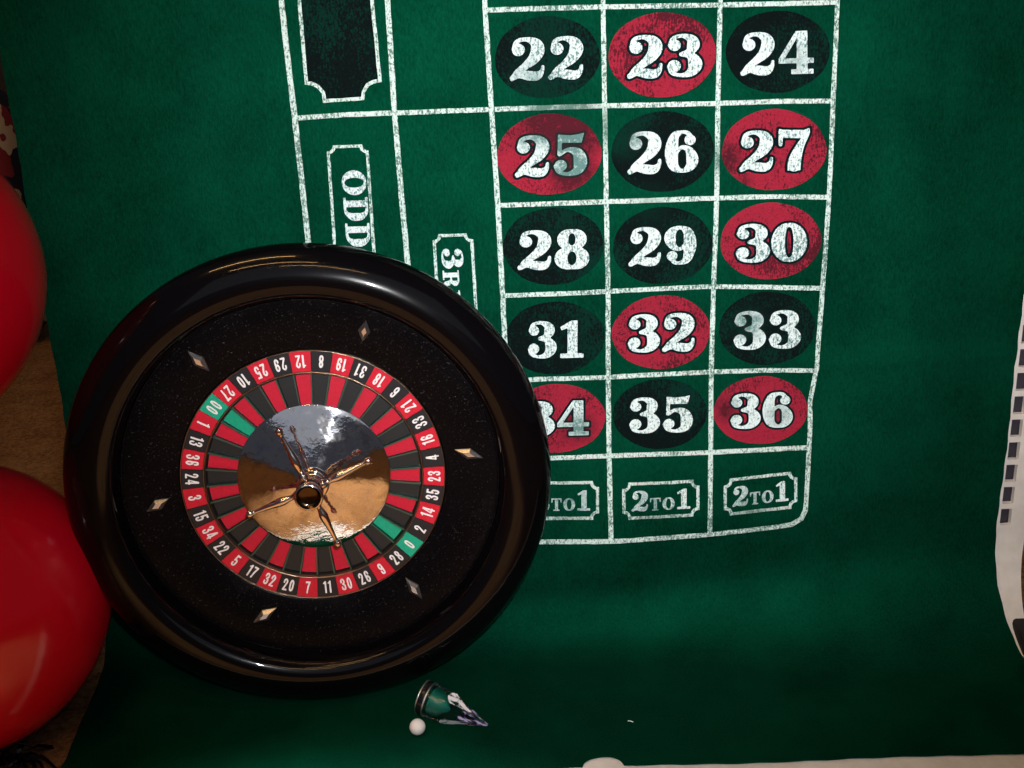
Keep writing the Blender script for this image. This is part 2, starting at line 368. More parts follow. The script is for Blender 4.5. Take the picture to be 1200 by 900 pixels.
def text_layout(font, chars, gap=.06):
    """chars: list of (character, size); returns prims in text units and the total width."""
    x = 0; prims = []
    for ch, s in chars:
        w, g = font[ch]
        for k, a in g:
            b = a.copy(); b[:, :2] *= s
            if k == 's': b[:, 2] *= s
            b[:, 0] += x; prims.append((k, b))
        x += w*s+gap
    return prims, x-gap

# ------------------------------------------------------------------ the setting: carpet
def carpet():
    V = []; Fc = []; n = 24
    for j in range(n+1):
        for i in range(n+1): V.append((-4+8*i/n, -4+8*j/n, -0.0082))
    for j in range(n):
        for i in range(n): Fc.append((j*(n+1)+i, j*(n+1)+i+1, (j+1)*(n+1)+i+1, (j+1)*(n+1)+i))
    tag(link('floor', V, Fc, M['carpet']), kind='structure')
carpet()
def room_wall():
    V = [(-4, 3.6, -.02), (4, 3.6, -.02), (4, 3.6, 2.4), (-4, 3.6, 2.4), (-4, 3.7, -.02), (4, 3.7, -.02), (4, 3.7, 2.4), (-4, 3.7, 2.4)]
    Fc = [(0, 1, 2, 3), (5, 4, 7, 6), (3, 2, 6, 7), (1, 5, 6, 2), (4, 0, 3, 7)]
    tag(link('wall', V, Fc, plain('dark_wall_paint', (.10, .07, .05), .8)), kind='structure')
room_wall()

# ------------------------------------------------------------------ cloth and board: one swept profile (wall, bend, shelf)
def bend_r(x):
    t = min(1, max(0, (x-0.0)/0.42)); return 0.045+0.05*t*t*(3-2*t)
ZTOP = 1.02
def bulge(x, z):
    """How far the cloth stands off the board (slack and creases)."""
    slack = 0.0034+0.0016*math.sin(13*x+1.1+5*z)+0.0012*math.sin(21*z-8*x+.6)+0.0007*math.sin(37*x-19*z)
    d = math.hypot(x+.184, z-.20); k = min(1, max(0, (d-.17)/.12)); w = slack*k*k*(3-2*k)*(1-.85*min(1, max(0, (abs(x)-.32)/.07)))+.0003
    zc = 0.262+0.02*(x-.25)
    w += 0.0014*math.exp(-((z-zc)/0.005)**2)*min(1, max(0, (x-.16)*9))
    w += 0.0011*math.exp(-((z-.63-.12*x)/0.006)**2)*min(1, max(0, (-x-.22)*9))
    w += 0.0012*math.exp(-((x-.325-.05*z)/0.006)**2)*min(1, max(0, (z-.35)*6))
    return max(0.0002, w)
def surf(x, s, off=0.0):
    """Point of the sweep: s is the length run from the top of the wall; off is the distance towards the viewer."""
    R = bend_r(x); Lw = ZTOP-R; La = R*math.pi/2
    if s <= Lw:
        z = ZTOP-s; f = min(1.0, max(0.0, (z-R)/0.05)); b = bulge(x, z)*f
        return np.array([x, -off-b, z])
    if s <= Lw+La:
        a = (s-Lw)/R; r = R-off
        return np.array([x, -R+r*math.cos(a), R-r*math.sin(a)])
    return np.array([x, -R-(s-Lw-La), off])
def s_of_y(x, y):                                  # the run length at which the shelf part reaches depth y
    R = bend_r(x); return ZTOP-R+R*math.pi/2+(-y-R)
FRONT = -0.1825
nc = on_z(688, 904.5); NX, NR = nc[0], 0.0158
def front_y(x):
    d = NR*NR-(x-NX)**2
    base = -0.1872+.0125*x+0.0008*math.sin(31*x)+.0004*math.sin(173*x)
    return base+(math.sqrt(d)*0.70 if d > 0 else 0)
def x_left(s, n): # straight sides with the small wander of a cut edge
    z = ZTOP-s; return -0.4112-0.0042*min(1, max(0, (z-.70)/.05))-0.004*min(1, max(0, (0.62-z)/.45))+0.030*min(1, max(0, (s-.96)/.2))+.0005*math.sin(60*s)+.0003*math.sin(190*s)
def x_right(s, n):
    return 0.411+0.009*min(1, max(0, s/.95))+0.012*min(1, max(0, (s-.97)/.16))+.0005*math.sin(47*s)+.0004*math.sin(211*s)
def make_cloth():
    us = sorted(set([round(k/96, 4) for k in range(97)]+[round((NX+0.40+d*NR)/.82, 4) for d in np.linspace(-1.03, 1.03, 33)]))
    ns = 150; V = []; Fc = []; n = len(us)
    for j in range(ns+1):
        for u in us:
            t = j/ns
            xm = -.40+.82*u
            smax = s_of_y(xm, front_y(xm)); s = smax*t
            xl, xr = x_left(s, 0), x_right(s, 0); x = xl+(xr-xl)*u if j < ns+1 else xm
            V.append(surf(x, s))
    T = 0.0012; N0 = len(V)
    for j in range(ns+1):
        for u in us:
            t = j/ns; xm = -.40+.82*u; sv = s_of_y(xm, front_y(xm))*t; xl, xr = x_left(sv, 0), x_right(sv, 0)
            V.append(surf(xl+(xr-xl)*u, sv, -T))
    for j in range(ns):
        for i in range(n-1):
            a, b, c, d = j*n+i, (j+1)*n+i, (j+1)*n+i+1, j*n+i+1
            Fc.append((a, b, c, d)); Fc.append((N0+d, N0+c, N0+b, N0+a))
    loop = [i for i in range(n)]+[j*n+n-1 for j in range(1, ns+1)]+[ns*n+i for i in range(n-2, -1, -1)]+[j*n for j in range(ns-1, 0, -1)]
    E0 = len(V); V += [V[k] for k in loop]+[V[N0+k] for k in loop]; L = len(loop)     # the cut edge has vertices of its own, so it stays crisp
    for i in range(L): k = (i+1) % L; Fc.append((E0+i, E0+k, E0+L+k, E0+L+i))
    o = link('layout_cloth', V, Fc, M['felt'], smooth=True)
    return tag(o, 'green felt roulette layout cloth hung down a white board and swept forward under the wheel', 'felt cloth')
cloth = make_cloth()

def make_board():
    edge_r = lambda s: (0.4475+.001*s) if s < ZTOP-.10 else (0.4485-0.011*min(1, (s-ZTOP+.10)/.11))
    edge_l = lambda s: x_left(s, 0)-0.0018 if s < .45 else x_left(s, 0)+(-.0016 if .93 < s < .985 else .004)
    bot = ZTOP-on_y(1172, 616, .002)[2]; pitch = 0.0216; h = 0.0164
    brk = [0.0]; holes = set(); s = bot
    starts = []
    while s-h > 0.02: starts.append(s); s -= pitch
    for s in reversed(starts):
        brk += [s-h, s]; holes.add(len(brk)-2)
    last = brk[-1]; smax = s_of_y(.2, -.212)
    k = 60; brk += [last+(smax-last)*(i+1)/k for i in range(k)]
    def hx(s): return 0.4200+0.0030*min(1, s/.9)
    V = []; Fc = []; NL = 34; ncol = NL+4
    for s in brk:
        L, Rr = edge_l(s), edge_r(s); a = hx(s)
        wsl = 0.0098 if s < last+.001 else min(0.0098, (Rr-a)*.5)
        if a+wsl > Rr-.002: a = Rr-.004; wsl = .002
        for x in [L+(a-L)*q/(NL+1) for q in range(NL+1)]+[a, a+wsl, Rr]: V.append(surf_board(x, s))
    for j in range(len(brk)-1):
        for i in range(ncol-1):
            if i == NL+1 and j in holes: continue
            Fc.append((j*ncol+i, (j+1)*ncol+i, (j+1)*ncol+i+1, j*ncol+i+1))
    o = link('backing_board', V, Fc, M['board'])
    md = o.modifiers.new('thickness', 'SOLIDIFY'); md.thickness = 0.005; md.offset = -1
    V = []; Fc = []
    for k in range(12):
        sv = brk[0]+(last+.006)*k/11
        for dx in (-.004, .014): p = surf_board(hx(sv)+dx, sv); V.append(p+np.array([0, .0065, 0]))
    for k in range(11): Fc.append((2*k, 2*k+2, 2*k+3, 2*k+1))
    bs = link('backing_strip', V, Fc, plain('grey_violet_plastic', (.035, .030, .042), .5), o); md = bs.modifiers.new('thickness', 'SOLIDIFY'); md.thickness = .001; md.offset = -1
    return tag(o, 'off-white slotted plastic board showing past the right and front edges of the green cloth', 'board')
def surf_board(x, s):
    R = bend_r(x); Lw = ZTOP-R; La = R*math.pi/2; off = -0.0026
    if s <= Lw: return np.array([x, -off, ZTOP-s])
    if s <= Lw+La:
        a = (s-Lw)/R; r = R-off; return np.array([x, -R+r*math.cos(a), R-r*math.sin(a)])
    return np.array([x, -R-(s-Lw-La), off])
make_board()

# ------------------------------------------------------------------ the print on the cloth
def pr(off):
    def f(px, py):
        p = on_y(px, py); x, z = p[0], p[2]
        return surf(x, ZTOP-z, off) if z > bend_r(x) else surf(x, ZTOP-z, off)
    return f
def strip(pts, width, name, mat, parent, off=.00035, closed=False, step=9, seed=0):
    P2 = np.array(pts, float)
    if closed: P2 = np.vstack([P2, P2[:1]])
    out = []
    for a, b in zip(P2[:-1], P2[1:]):
        k = max(1, int(np.hypot(*(b-a))/step))
        for i in range(k): out.append(a+(b-a)*i/k)
    if not closed: out.append(P2[-1])
    Q = np.array(out); n = len(Q); V = []; Fc = []; f = pr(off); rnd = random.Random(seed+n)
    for i in range(n):
        a = Q[i-1] if (i > 0 or closed) else Q[i]; b = Q[(i+1) % n] if (i < n-1 or closed) else Q[i]
        d1 = Q[i]-a; d2 = b-Q[i]
        d1 = d1/(np.hypot(*d1)+1e-9); d2 = d2/(np.hypot(*d2)+1e-9)
        t = d1+d2; t /= np.hypot(*t)+1e-9; nn = np.array([-t[1], t[0]])
        c = max(.5, float(np.dot(t, d1 if np.hypot(*d1) > .1 else d2)))
        w = width/2/c
        p = Q[i]+nn*(w+rnd.uniform(-.25, .25)); q2 = Q[i]-nn*(w+rnd.uniform(-.25, .25))
        V += [f(*p), f(*q2)]
    for i in range(n if closed else n-1):
        k = (i+1) % n; Fc.append((2*i, 2*i+1, 2*k+1, 2*k))
    return link(name, V, Fc, mat, parent)
LINES = [
 ([(323,-120),(332,0),(347,138),(357,240),(366,330),(376,420)], 7.2),
 ([(446,-120),(455,0),(463,132),(471,230),(478,310),(487,400)], 7.0),
 ([(560,-120),(568,0),(576,128),(583.5,240),(589,345),(594,445),(599,540),(603,636)], 6.6),
 ([(704,-120),(706.7,8),(708.5,124),(710,235.4),(712,340),(712.5,441),(713.5,533),(715.5,630)], 6.2),
 ([(847,-120),(843,6.6),(840.5,121),(839,231.8),(835.7,335.4),(833,435.5),(832,529),(831,625)], 6.2),
 ([(986,-120),(980,2),(974,118),(969,230),(963,336),(956.5,430),(952,452),(948.5,470),(948.5,500),(947,523),(944,575),(942.5,596),(938,606),(927,613),(912,615.5),(880,619.5),(831,624.5),(770,627.5),(715,631),(640,633.5),(600,635),(480,640)], 6.0),
 ([(571,12),(640,10),(706.7,8),(780,7),(842,6),(980,3)], 6.4),
 ([(347,138),(405,134),(463,132),(520,130),(576,128),(640,126),(708.5,124),(770,122.5),(840.5,121),(910,118.5),(974,118)], 6.4),
 ([(584,240),(645,238),(710,235.4),(775,233.5),(840.5,231.5),(905,229.5),(969,230)], 6.2),
 ([(589,346),(650,343),(712,340),(775,337.5),(835.7,335),(900,335.5),(963,337)], 6.0),
 ([(594,445.5),(650,443),(712,441),(775,438),(833,435),(895,433),(956,433.5)], 6.0),
 ([(599,539),(650,536),(713,532.8),(770,530.5),(832,528.5),(890,526),(947,523)], 6.0),
]
for k, (pts, w) in enumerate(LINES):
    strip(pts, w*.90, 'grid_line', M['line_print'], cloth, off=.00035+.00003*k, seed=k)

def quad_map(cx, cy, w, h, slope, off, sx=0.0):
    """unit square -> box of the photograph (slope tilts the baseline, sx leans the uprights) -> the cloth"""
    f = pr(off)
    def mp(u, v):
        dx = (u-.5)*w; dy = (.5-v)*h
        return f(cx+dx+dy*sx, cy+dy+dx*slope)
    return mp
def put_text(font, chars, cx, cy, w, h, slope, mat, name, parent, off=.00075, grow=0.0, gap=.06, rot=False, sx=0.0, res=46):
    prims, W = text_layout(font, chars, gap)
    f = pr(off)
    def mp(x, y):
        u = (x/W-.5)*w; v = (.5-y)*h
        if rot: return f(cx-v+u*sx, cy+u+(-v)*slope)    # letters lie on their side, tops to the right
        return f(cx+u+v*sx, cy+v+u*slope)
    m = .03+grow
    V, Fc = fill_sdf(lambda X, Y: sdf(prims, X, Y)-grow, -m, W+m, -m, 1+m+.03, int(res*(W+2*m)), int(res*1.1), mp)
    return link(name, V, Fc, mat, parent)
def put_oval(cx, cy, rx, ry, slope, mat, parent, k):
    f = pr(.00030); V = [f(cx, cy)]; Fc = []; n = 56; rings = 4
    ph = random.random()*6
    for j in range(1, rings+1):
        for i in range(n):
            a = 2*math.pi*i/n; g = j/rings*(1+.006*math.sin(3*a+ph)+.005*math.sin(7*a+2*ph))
            dx, dy = rx*g*math.cos(a), ry*g*math.sin(a); V.append(f(cx+dx, cy+dy+dx*slope))
    for i in range(n):
        Fc.append((0, 1+(i+1) % n, 1+i))
        for j in range(rings-1): Fc.append((1+j*n+i, 1+j*n+(i+1) % n, 1+(j+1)*n+(i+1) % n, 1+(j+1)*n+i))
    return link('number_oval', V, Fc, mat, parent)
z1 = lambda x0, x1, y0, y1: ((x0+x1)/2/2.727+560, (y0+y1)/2/2.727, (x1-x0)/2.727, (y1-y0)/2.727)
z2 = lambda x0, x1, y0, y1: ((x0+x1)/2/2.726+580, (y0+y1)/2/2.726+320, (x1-x0)/2.726, (y1-y0)/2.726)
NUMS = [
 ('19', 'r', (637,-53,62.5,51), (637,-53,80,52)), ('20', 'k', (777,-56,62.5,51), (777,-56,90,52)), ('21', 'r', (915,-60,61.5,50), (915,-60,80,52)),
 ('22', 'k', (641.4,67,61.6,48), z1(100,338,117,255)), ('23', 'r', (775.6,64,62.7,50), z1(475,712,110,248)), ('24', 'k', (910,60.5,60.5,48), z1(835,1072,101,238)),
 ('25', 'r', (643.6,180.4,61,47.5), z1(117,348,430,562)), ('26', 'k', (776,177,60,47), z1(475,703,417,552)), ('27', 'r', (905.5,175,60.5,47.5), z1(830,1058,414,544)),
 ('28', 'k', (648,287.5,58.5,45), z1(125,355,731,857)), ('29', 'k', (776,287,58.5,45), z1(478,697,721,845)), ('30', 'r', (902,281.6,58.7,45), z1(818,1045,711,835)),
 ('31', 'k', (650.4,395,58,43), z2(102,285,149,269)), ('32', 'r', (774.4,388.6,57.5,43.5), z2(420,638,127,250)), ('33', 'k', (898.4,384,56.5,43), z2(757,973,117,241)),
 ('34', 'r', (653,489.5,55.8,40.5), z2(90,303,406,518)), ('35', 'k', (773,484,55,40.5), z2(425,630,393,507)), ('36', 'r', (890.7,480,55,39.7), z2(747,950,380,493)),
]
for k, (s, c, ov, bx) in enumerate(NUMS):
    o = put_oval(*ov, -.03, M['red_print'] if c == 'r' else M['black_print'], cloth, k)
    ch = [(d, 1.0) for d in s]
    put_text(SERIF, ch, *bx, -.03, M['outline_print'], 'numeral_outline', o, off=.00052, grow=.055 if c == 'r' else .03, res=36)
    put_text(SERIF, ch, *bx, -.03, M['white_print'], 'numeral', o, off=.00078)
def notched(x0, x1, y0, y1, n, slope, sx, k=5, concave=True):
    cx, cy = (x0+x1)/2, (y0+y1)/2; pts = []
    for (ex, ey, a0) in ((x0, y0, 90), (x1, y0, 180), (x1, y1, 270), (x0, y1, 0)):
        for i in range(k+1):
            a = math.radians(a0-90*i/k); pts.append((ex+n*math.cos(a), ey+n*math.sin(a)))
    # corner order: each arc is centred on the corner itself, so it bites inward
    return [(x+(y-cy)*sx, y+(x-cx)*slope) for x, y in pts]
def frame(x0, x1, y0, y1, n, slope, sx, w, name='bet_frame'):
    return strip(notched(x0, x1, y0, y1, n, slope, sx), w, name, M['line_print'], cloth, off=.00036, closed=True, step=8)
two = [('2', 1.0), ('T', .62), ('O', .62), ('1', 1.0)]
for (x0, x1, y0, y1, sl) in ((617,700,565,606,-.03), (730.5,817,563.5,602.5,-.045), (849,931.5,557,596.5,-.115)):
    fr = frame(x0, x1, y0, y1, 7, sl, 0, 3.6)
    put_text(SERIF, two, (x0+x1)/2, (y0+y1)/2, (x1-x0)*.80, 23.5, sl, M['white_print'], 'lettering', fr, res=40)
fr = frame(390.5, 436, 171, 345, 7, -.03, .062, 3.6)
put_text(SERIF, [('O', 1), ('D', 1), ('D', 1)], 415.5+2.2, 257-13, 90, 28.5, -.03, M['white_print'], 'lettering', fr, rot=True, sx=.07, res=40)
fr = frame(513, 557, 275, 420, 7, -.03, .062, 3.6)
put_text(SERIF, [('3', 1.0), ('R', .74), ('D', .74)], 530.5+1.5, 325, 71, 25.5, -.03, M['white_print'], 'lettering', fr, rot=True, sx=.07, res=40)
# the long panel of the BLACK bet above, with bites at its corners
pan = [(353,0),(361,97),(367,97.5),(374,101),(380,108),(382,118),(426,115),(427,107),(432,99),(438,95.5),(446,94),(437,0),(429,-110),(346,-110)]
def panel():
    pa = [('f', np.array(pan, float))]
    V, Fc = fill_sdf(lambda X, Y: sdf(pa, X, Y), 340, 452, -112, 122, 38, 78, pr(.00030))
    o = link('black_bet_panel', V, Fc, M['black_print'], cloth)
    strip(pan, 4.2, 'bet_frame', M['line_print'], o, off=.00045, closed=True, step=8)
panel()

# ------------------------------------------------------------------ the roulette wheel
AL, BE = math.radians(3.631), math.radians(5.761)
WC = np.array([-0.1842, -0.0591-.0015, 0.53-0.3343])
wn = np.array([math.sin(BE)*math.cos(AL), -math.cos(BE)*math.cos(AL), math.sin(AL)])
we1 = np.array([math.cos(BE), math.sin(BE), 0.0]); we2 = np.cross(wn, we1)
WM = Matrix(((we1[0], we2[0], wn[0], WC[0]), (we1[1], we2[1], wn[1], WC[1]), (we1[2], we2[2], wn[2], WC[2]), (0, 0, 0, 1)))
wheel = tag(empty('roulette', WM), 'large black roulette wheel with chrome spindle leaning upright against the green cloth', 'roulette wheel')
def wl(px, py, h):                               # photograph -> the wheel's own plane at height h
    p = on_plane(px, py, WC+h*wn, wn)-WC; return np.dot(p, we1), np.dot(p, we2)
rim = smooth_prof([(.1543,.0122),(.1548,.0160),(.1556,.0235),(.1585,.0305),(.1650,.0343),(.1735,.0350),(.1825,.0325),(.1900,.0276),(.1952,.0217),(.1974,.0160),(.1966,.0080),(.1915,-.0050)], 5)
shell = [(.1830,-.0170),(.1680,-.0330),(.1600,-.0385),(.1520,-.0400),(.0,-.0400)]
V, Fc = lathe(rim+shell, 160); link('bowl', V, Fc, M['bakelite'], wheel, smooth=True, sharp=60)
V, Fc = lathe([(.1095,-.0025),(.1104,.0012),(.1118,.0019),(.1300,.0058),(.1515,.0108),(.1528,.0106),(.1534,.0098),(.1542,.0100),(.1547,.0128)], 144); link('ball_track', V, Fc, M['track'], wheel, smooth=True, sharp=35)
V, Fc = lathe([(.1562,.0168),(.1566,.0178),(.1572,.0186)], 144); 
V, Fc = lathe([(.1084,-.001),(.1085,.0018),(.1089,.0024),(.1094,.0020),(.1096,-.001)], 144); link('ring_trim', V, Fc, M['trim'], wheel, smooth=True)
V, Fc = lathe([(.0898,-.003),(.0899,.0012),(.0905,.0017),(.0911,.0012),(.0912,-.001)], 144); link('ring_trim', V, Fc, M['trim'], wheel, smooth=True)
V, Fc = lathe([(.1085,-.0012),(.0908,-.0022),(.0896,-.0024),(.0885,-.0062),(.060,-.0064),(.0,-.0064)], 120); link('rotor_plate', V, Fc, M['well'], wheel, smooth=True, sharp=30)
ORDER = ['12','8','19','31','18','6','21','33','16','4','23','35','14','2','0','28','9','26','30','11','7','20','32','17','5','22','34','15','3','24','36','13','1','00','27','10','25','29']
RED = {1,3,5,7,9,12,14,16,18,19,21,23,25,27,30,32,34,36}
ang = []
for nm, px, py in (('8',373,424),('7',358,685),('0',477,636),('00',249,478),('4',504,537),('24',223,561),('6',460,461),('22',260,639)):
    x, y = wl(px, py, .0); a = math.degrees(math.atan2(y, x))+360/38*ORDER.index(nm); ang.append((a+180) % 360-180)
A0 = math.radians(sum(ang)/len(ang)); STEP = 2*math.pi/38
print('wheel angle', [round(a, 1) for a in ang], math.degrees(A0))
def slab(r0, r1, z0, z1, a0, a1, th, n=3):
    V = []; Fc = []
    for i in range(n+1):
        a = a0+(a1-a0)*i/n; c, s = math.cos(a), math.sin(a)
        V += [(r0*c, r0*s, z0), (r1*c, r1*s, z1), (r1*c, r1*s, z1-th), (r0*c, r0*s, z0-th)]
    for i in range(n):
        b = 4*i
        for k in range(4): Fc.append((b+k, b+4+k, b+4+(k+1) % 4, b+(k+1) % 4))
    Fc += [(3, 2, 1, 0), (4*n, 4*n+1, 4*n+2, 4*n+3)]
    return V, [tuple(reversed(f)) for f in Fc]
GW = {}
for k, nm in enumerate(ORDER):
    a = A0-STEP*k
    col = 'green' if nm in ('0', '00') else ('red' if int(nm) in RED else 'black')
    g = .0004/.1
    V, Fc = slab(.0913, .1084, .0003, .0010, a-STEP/2+g/2, a+STEP/2-g/2, .001)
    pl = link('number_plate', V, Fc, M['plate_'+col], wheel)
    prims, W = text_layout(SANS, [(d, 1.0) for d in nm], .07)
    c, s = math.cos(a), math.sin(a); H = .0112; wd = W*.86*H
    rc = .0999
    def mp(x, y):
        u = (x/W-.5)*wd; v = (y-.5)*H             # tops of the digits point at the spindle
        r = rc-v; return (r*c-u*s, r*s+u*c, .0003+(r-.0913)/.0171*.0007+.00022)
    V, Fc = fill_sdf(lambda X, Y: sdf(prims, X, Y)+.008, -.04, W+.04, -.04, 1.06, int(26*(W+.08)), 28, mp, run=4)
    link('numeral', V, Fc, M['numeral'], pl)
    gi, go = .0011/.0640, .0012/.0870
    V = []; n = 3
    V, Fc = slab(.0622, .0878, -.0042, -.0042, a-STEP/2+.0135, a+STEP/2-.0135, .0015)
    link('pocket', V, Fc, M['pocket_'+col], wheel)
    b = a+STEP/2
    V, Fc = slab(.0600, .0890, -.0008, -.0004, b-.0062, b+.0062, .0048, n=1)
    link('fret', V, Fc, M['fret'], wheel)
cone = smooth_prof([(.0628,-.0030),(.0630,-.0008),(.0622,.0003),(.0500,.0038),(.0350,.0081),(.0200,.0120),(.0110,.0142)], 6)
V, Fc = lathe(cone, 128); link('cone', V, Fc, M['chrome'], wheel, smooth=True, sharp=50)
spin = smooth_prof([(.0130,.0120),(.0140,.0150),(.0136,.0185),(.0124,.0200),(.0100,.0205),(.0086,.0225),(.0080,.0250),(.0092,.0275),(.0105,.0300),(.0105,.0335),(.0090,.0360),(.0084,.0385),(.0098,.0415),(.0112,.0440),(.0116,.0465),(.0110,.0482),(.0098,.0488)], 5)
V, Fc = lathe(spin, 64); sp = link('spindle', V, Fc, M['bright'], wheel, smooth=True)
V, Fc = lathe([(.0100,.0488),(.0097,.0486),(.0090,.0468),(.0060,.0460),(.0,.0458)], 48); link('spindle_cap', V, Fc, M['cap'], sp, smooth=True)
hp = smooth_prof([(.0,.0085),(.0030,.0095),(.0040,.0120),(.0028,.0145),(.0022,.0165),(.0028,.0200),(.0036,.0240),(.0034,.0290),(.0026,.0350),(.0020,.0420),(.0017,.0470),(.0020,.0490),(.0030,.0505),(.0033,.0525),(.0026,.0545),(.0,.0553)], 4)
HV, HF = lathe(hp, 24)
for px, py in ((326,504),(433,540),(291.5,603),(396.5,638)):
    x, y = wl(px, py, .029); L = math.hypot(x, y); a = math.atan2(y, x); k = (L+.002)/.0553
    V = []
    for vx, vy, vz in HV:
        r = vz*k; V.append((r*math.cos(a)-vx*math.sin(a), r*math.sin(a)+vx*math.cos(a), .0315+vy-.0025*(r/.055)))
    link('handle', V, HF, M['bright'], sp, smooth=True)
for (x0, y0), (x1, y1) in (((221,411),(245,436)), ((429,375),(424.5,401)), ((532.4,528),(566,536)), ((475,679),(495,701)), ((297,729),(324,713.5)), ((172,599),(197,585.5))):
    a = np.array(wl(x0, y0, .0075)); b = np.array(wl(x1, y1, .0075)); c = (a+b)/2; d = (b-a); hl = max(.0088, np.hypot(*d)/2); d /= np.hypot(*d); e = np.array([-d[1], d[0]])
    r = np.hypot(*c); nr = c/r; slope = .0050/.0215
    zt = lambda p: .0019+(np.hypot(*p)-.1118)*.226
    V = []
    for kk, hh in ((1.0, -.0006), (.96, .0014), (.42, .0042)):
        for q, w in ((d*hl, 1), (e*.0049, 1), (-d*hl, 1), (-e*.0049, 1)):
            p = c+q*kk; V.append((p[0], p[1], zt(p)+hh))
    Fc = [(8, 9, 10, 11)]
    for j in (0, 4):
        for i in range(4): Fc.append((j+i, j+(i+1) % 4, j+4+(i+1) % 4, j+4+i))
    link('diamond_deflector', V, Fc, M['diamond'], wheel)

# ------------------------------------------------------------------ ball, win marker, lint
br = .0066; bp = on_z(489.2, 851.8, br)
V, Fc = lathe([(br*math.sin(t)+0.0, -br*math.cos(t)) for t in np.linspace(0, math.pi, 25)], 40)
ball = link('roulette_ball', V, Fc, M['ivory'], smooth=True); ball.location = (bp[0], bp[1], br)
tag(ball, 'small ivory-white roulette ball on the green cloth beside the clear marker', 'ball')
def marker():
    R0 = .0140
    a = on_z(496.5, 817, R0+.0010); b = on_z(571.5, 850, .0022)
    ax = b-a; L = float(np.linalg.norm(ax)); ax /= L; up = np.array([0, 0, 1.0]); ey = np.cross(up, ax); ey /= np.linalg.norm(ey); ez = np.cross(ax, ey)
    MM = Matrix(((ey[0], ez[0], ax[0], a[0]), (ey[1], ez[1], ax[1], a[1]), (ey[2], ez[2], ax[2], a[2]), (0, 0, 0, 1)))
    root = tag(empty('win_marker', MM), 'clear pointed crystal win marker with black banded base lying by the ball', 'win marker')
    n, m = 144, 100; V = []; Fc = []
    t0 = .0062/L
    for j in range(m+1):
        t = t0+(1-t0)*j/m; dk = R0*float(np.interp(t, (0, .22, .58, 1), (1.2, 1.2, .60, .07)))
        for i in range(n):
            th = 2*math.pi*i/n; r = R0*(1-.06*t)
            for k in range(6):
                c = math.cos(th-math.radians(60*k+30))
                if c > .3: r = min(r, dk/c)
            V.append((r*math.cos(th), r*math.sin(th), t*L))
    for j in range(m):
        for i in range(n): k = (i+1) % n; Fc.append((j*n+i, j*n+k, (j+1)*n+k, (j+1)*n+i))
    Fc.append(tuple(reversed(range(n)))); Fc.append(tuple(m*n+i for i in range(n)))
    cb = link('crystal_body', V, Fc, M['crystal'], root, smooth=True, sharp=22)
    cb.data.materials.append(M['facet'])
    for p in cb.data.polygons:                      # bright glints on two facets put in as pale streaks
        c = p.center; t = c.z/L
        k = int((math.degrees(math.atan2(c.y, c.x)) % 360)//60)
        da = abs((math.degrees(math.atan2(c.y, c.x)) % 60)-30)/30
        if .2 < t < .74-.30*da*da and math.hypot(c.x, c.y) < R0*(1-.06*t)*.985 and k in (1, 3): p.material_index = 1
    cb.data.materials.append(M['violet'])
    for p in cb.data.polygons:
        if p.material_index == 0 and p.center.z/L > .60: p.material_index = 2  # violet internal reflections of the tip put into its colour
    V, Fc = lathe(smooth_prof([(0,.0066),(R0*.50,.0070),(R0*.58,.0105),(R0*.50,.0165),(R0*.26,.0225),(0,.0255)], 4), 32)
    link('glow_core', V, Fc, M['teal'], root, smooth=True)  # added insert: green light refracted in the clear body, put in as colour
    rb = R0*1.035
    V, Fc = lathe([(0,-.0012),(rb*.86,-.0012),(rb*.95,-.0009),(rb,.0),(rb,.0046),(rb*.97,.0056),(rb*.9,.0058),(0,.0058)], 64)
    link('base_band', V, Fc, M['black_plastic'], root, smooth=True, sharp=40)
    for z in (-.0006, .0054):
        V, Fc = lathe([(rb*.975, z-.0006),(rb*1.012, z-.0005),(rb*1.018, z),(rb*1.012, z+.0005),(rb*.975, z+.0006)], 64); link('base_ring', V, Fc, M['silver'], root, smooth=True)
marker()
lp = on_z(739, 845, .0006)
V = []; 
for k in range(7):
    t = k/6; w = .0005
    for j in range(4):
        an = math.pi/2*j; V.append((lp[0]-.0022+.0044*t, lp[1]+.0005*math.sin(5*t)-.0009*t+w*math.cos(an), w+.0002+w*math.sin(an)))
Fc = [(4*k+j, 4*k+(j+1) % 4, 4*k+4+(j+1) % 4, 4*k+4+j) for k in range(6) for j in range(4)]+[(3, 2, 1, 0), (24, 25, 26, 27)]
tag(link('lint_fleck', V, Fc, M['lint']), 'tiny white fleck of lint on the green cloth right of the marker', 'lint')

# ------------------------------------------------------------------ balloons on the left
def balloon(c, R, axis, label):
    prof = [(0, 1.0*R)]
    for t in np.linspace(.04, 1, 40):
        th = math.pi*t; r = R*math.sin(th)*(1-.05*(1-math.cos(th))/2*0); z = R*math.cos(th)
        if z < 0: z *= 1.18; r *= 1-.10*(z/(1.18*R))**2
        prof.append((max(r, .006), z))
    prof[-1] = (.006, prof[-1][1])
    V, Fc = lathe(prof, 72)
    z = np.array([0, 0, 1.0]); q = Vector(axis).to_track_quat('Z', 'Y')
    root = link('red_balloon', V, Fc, M['latex'], smooth=True); root.location = c; root.rotation_mode = 'QUATERNION'; root.rotation_quaternion = q
    zb = prof[-1][1]
    V, Fc = lathe([(.006, zb+.002), (.0045, zb-.003), (.0075, zb-.007), (.0105, zb-.012), (.009, zb-.012), (.003, zb-.004)], 24)
    link('knot', V, Fc, M['latex'], root, smooth=True)
    return tag(root, label, 'balloon', 'red balloons left of the cloth')
def at_depth(px, py, dep): return CAMPOS+ray(px, py)*dep
dep = (CAMPOS[2]+.0082)/(172/FPX-ray(-53, 713)[2]); c1 = at_depth(-53, 713, dep); R1 = 172/FPX*dep
print('lower balloon', c1, R1, dep)
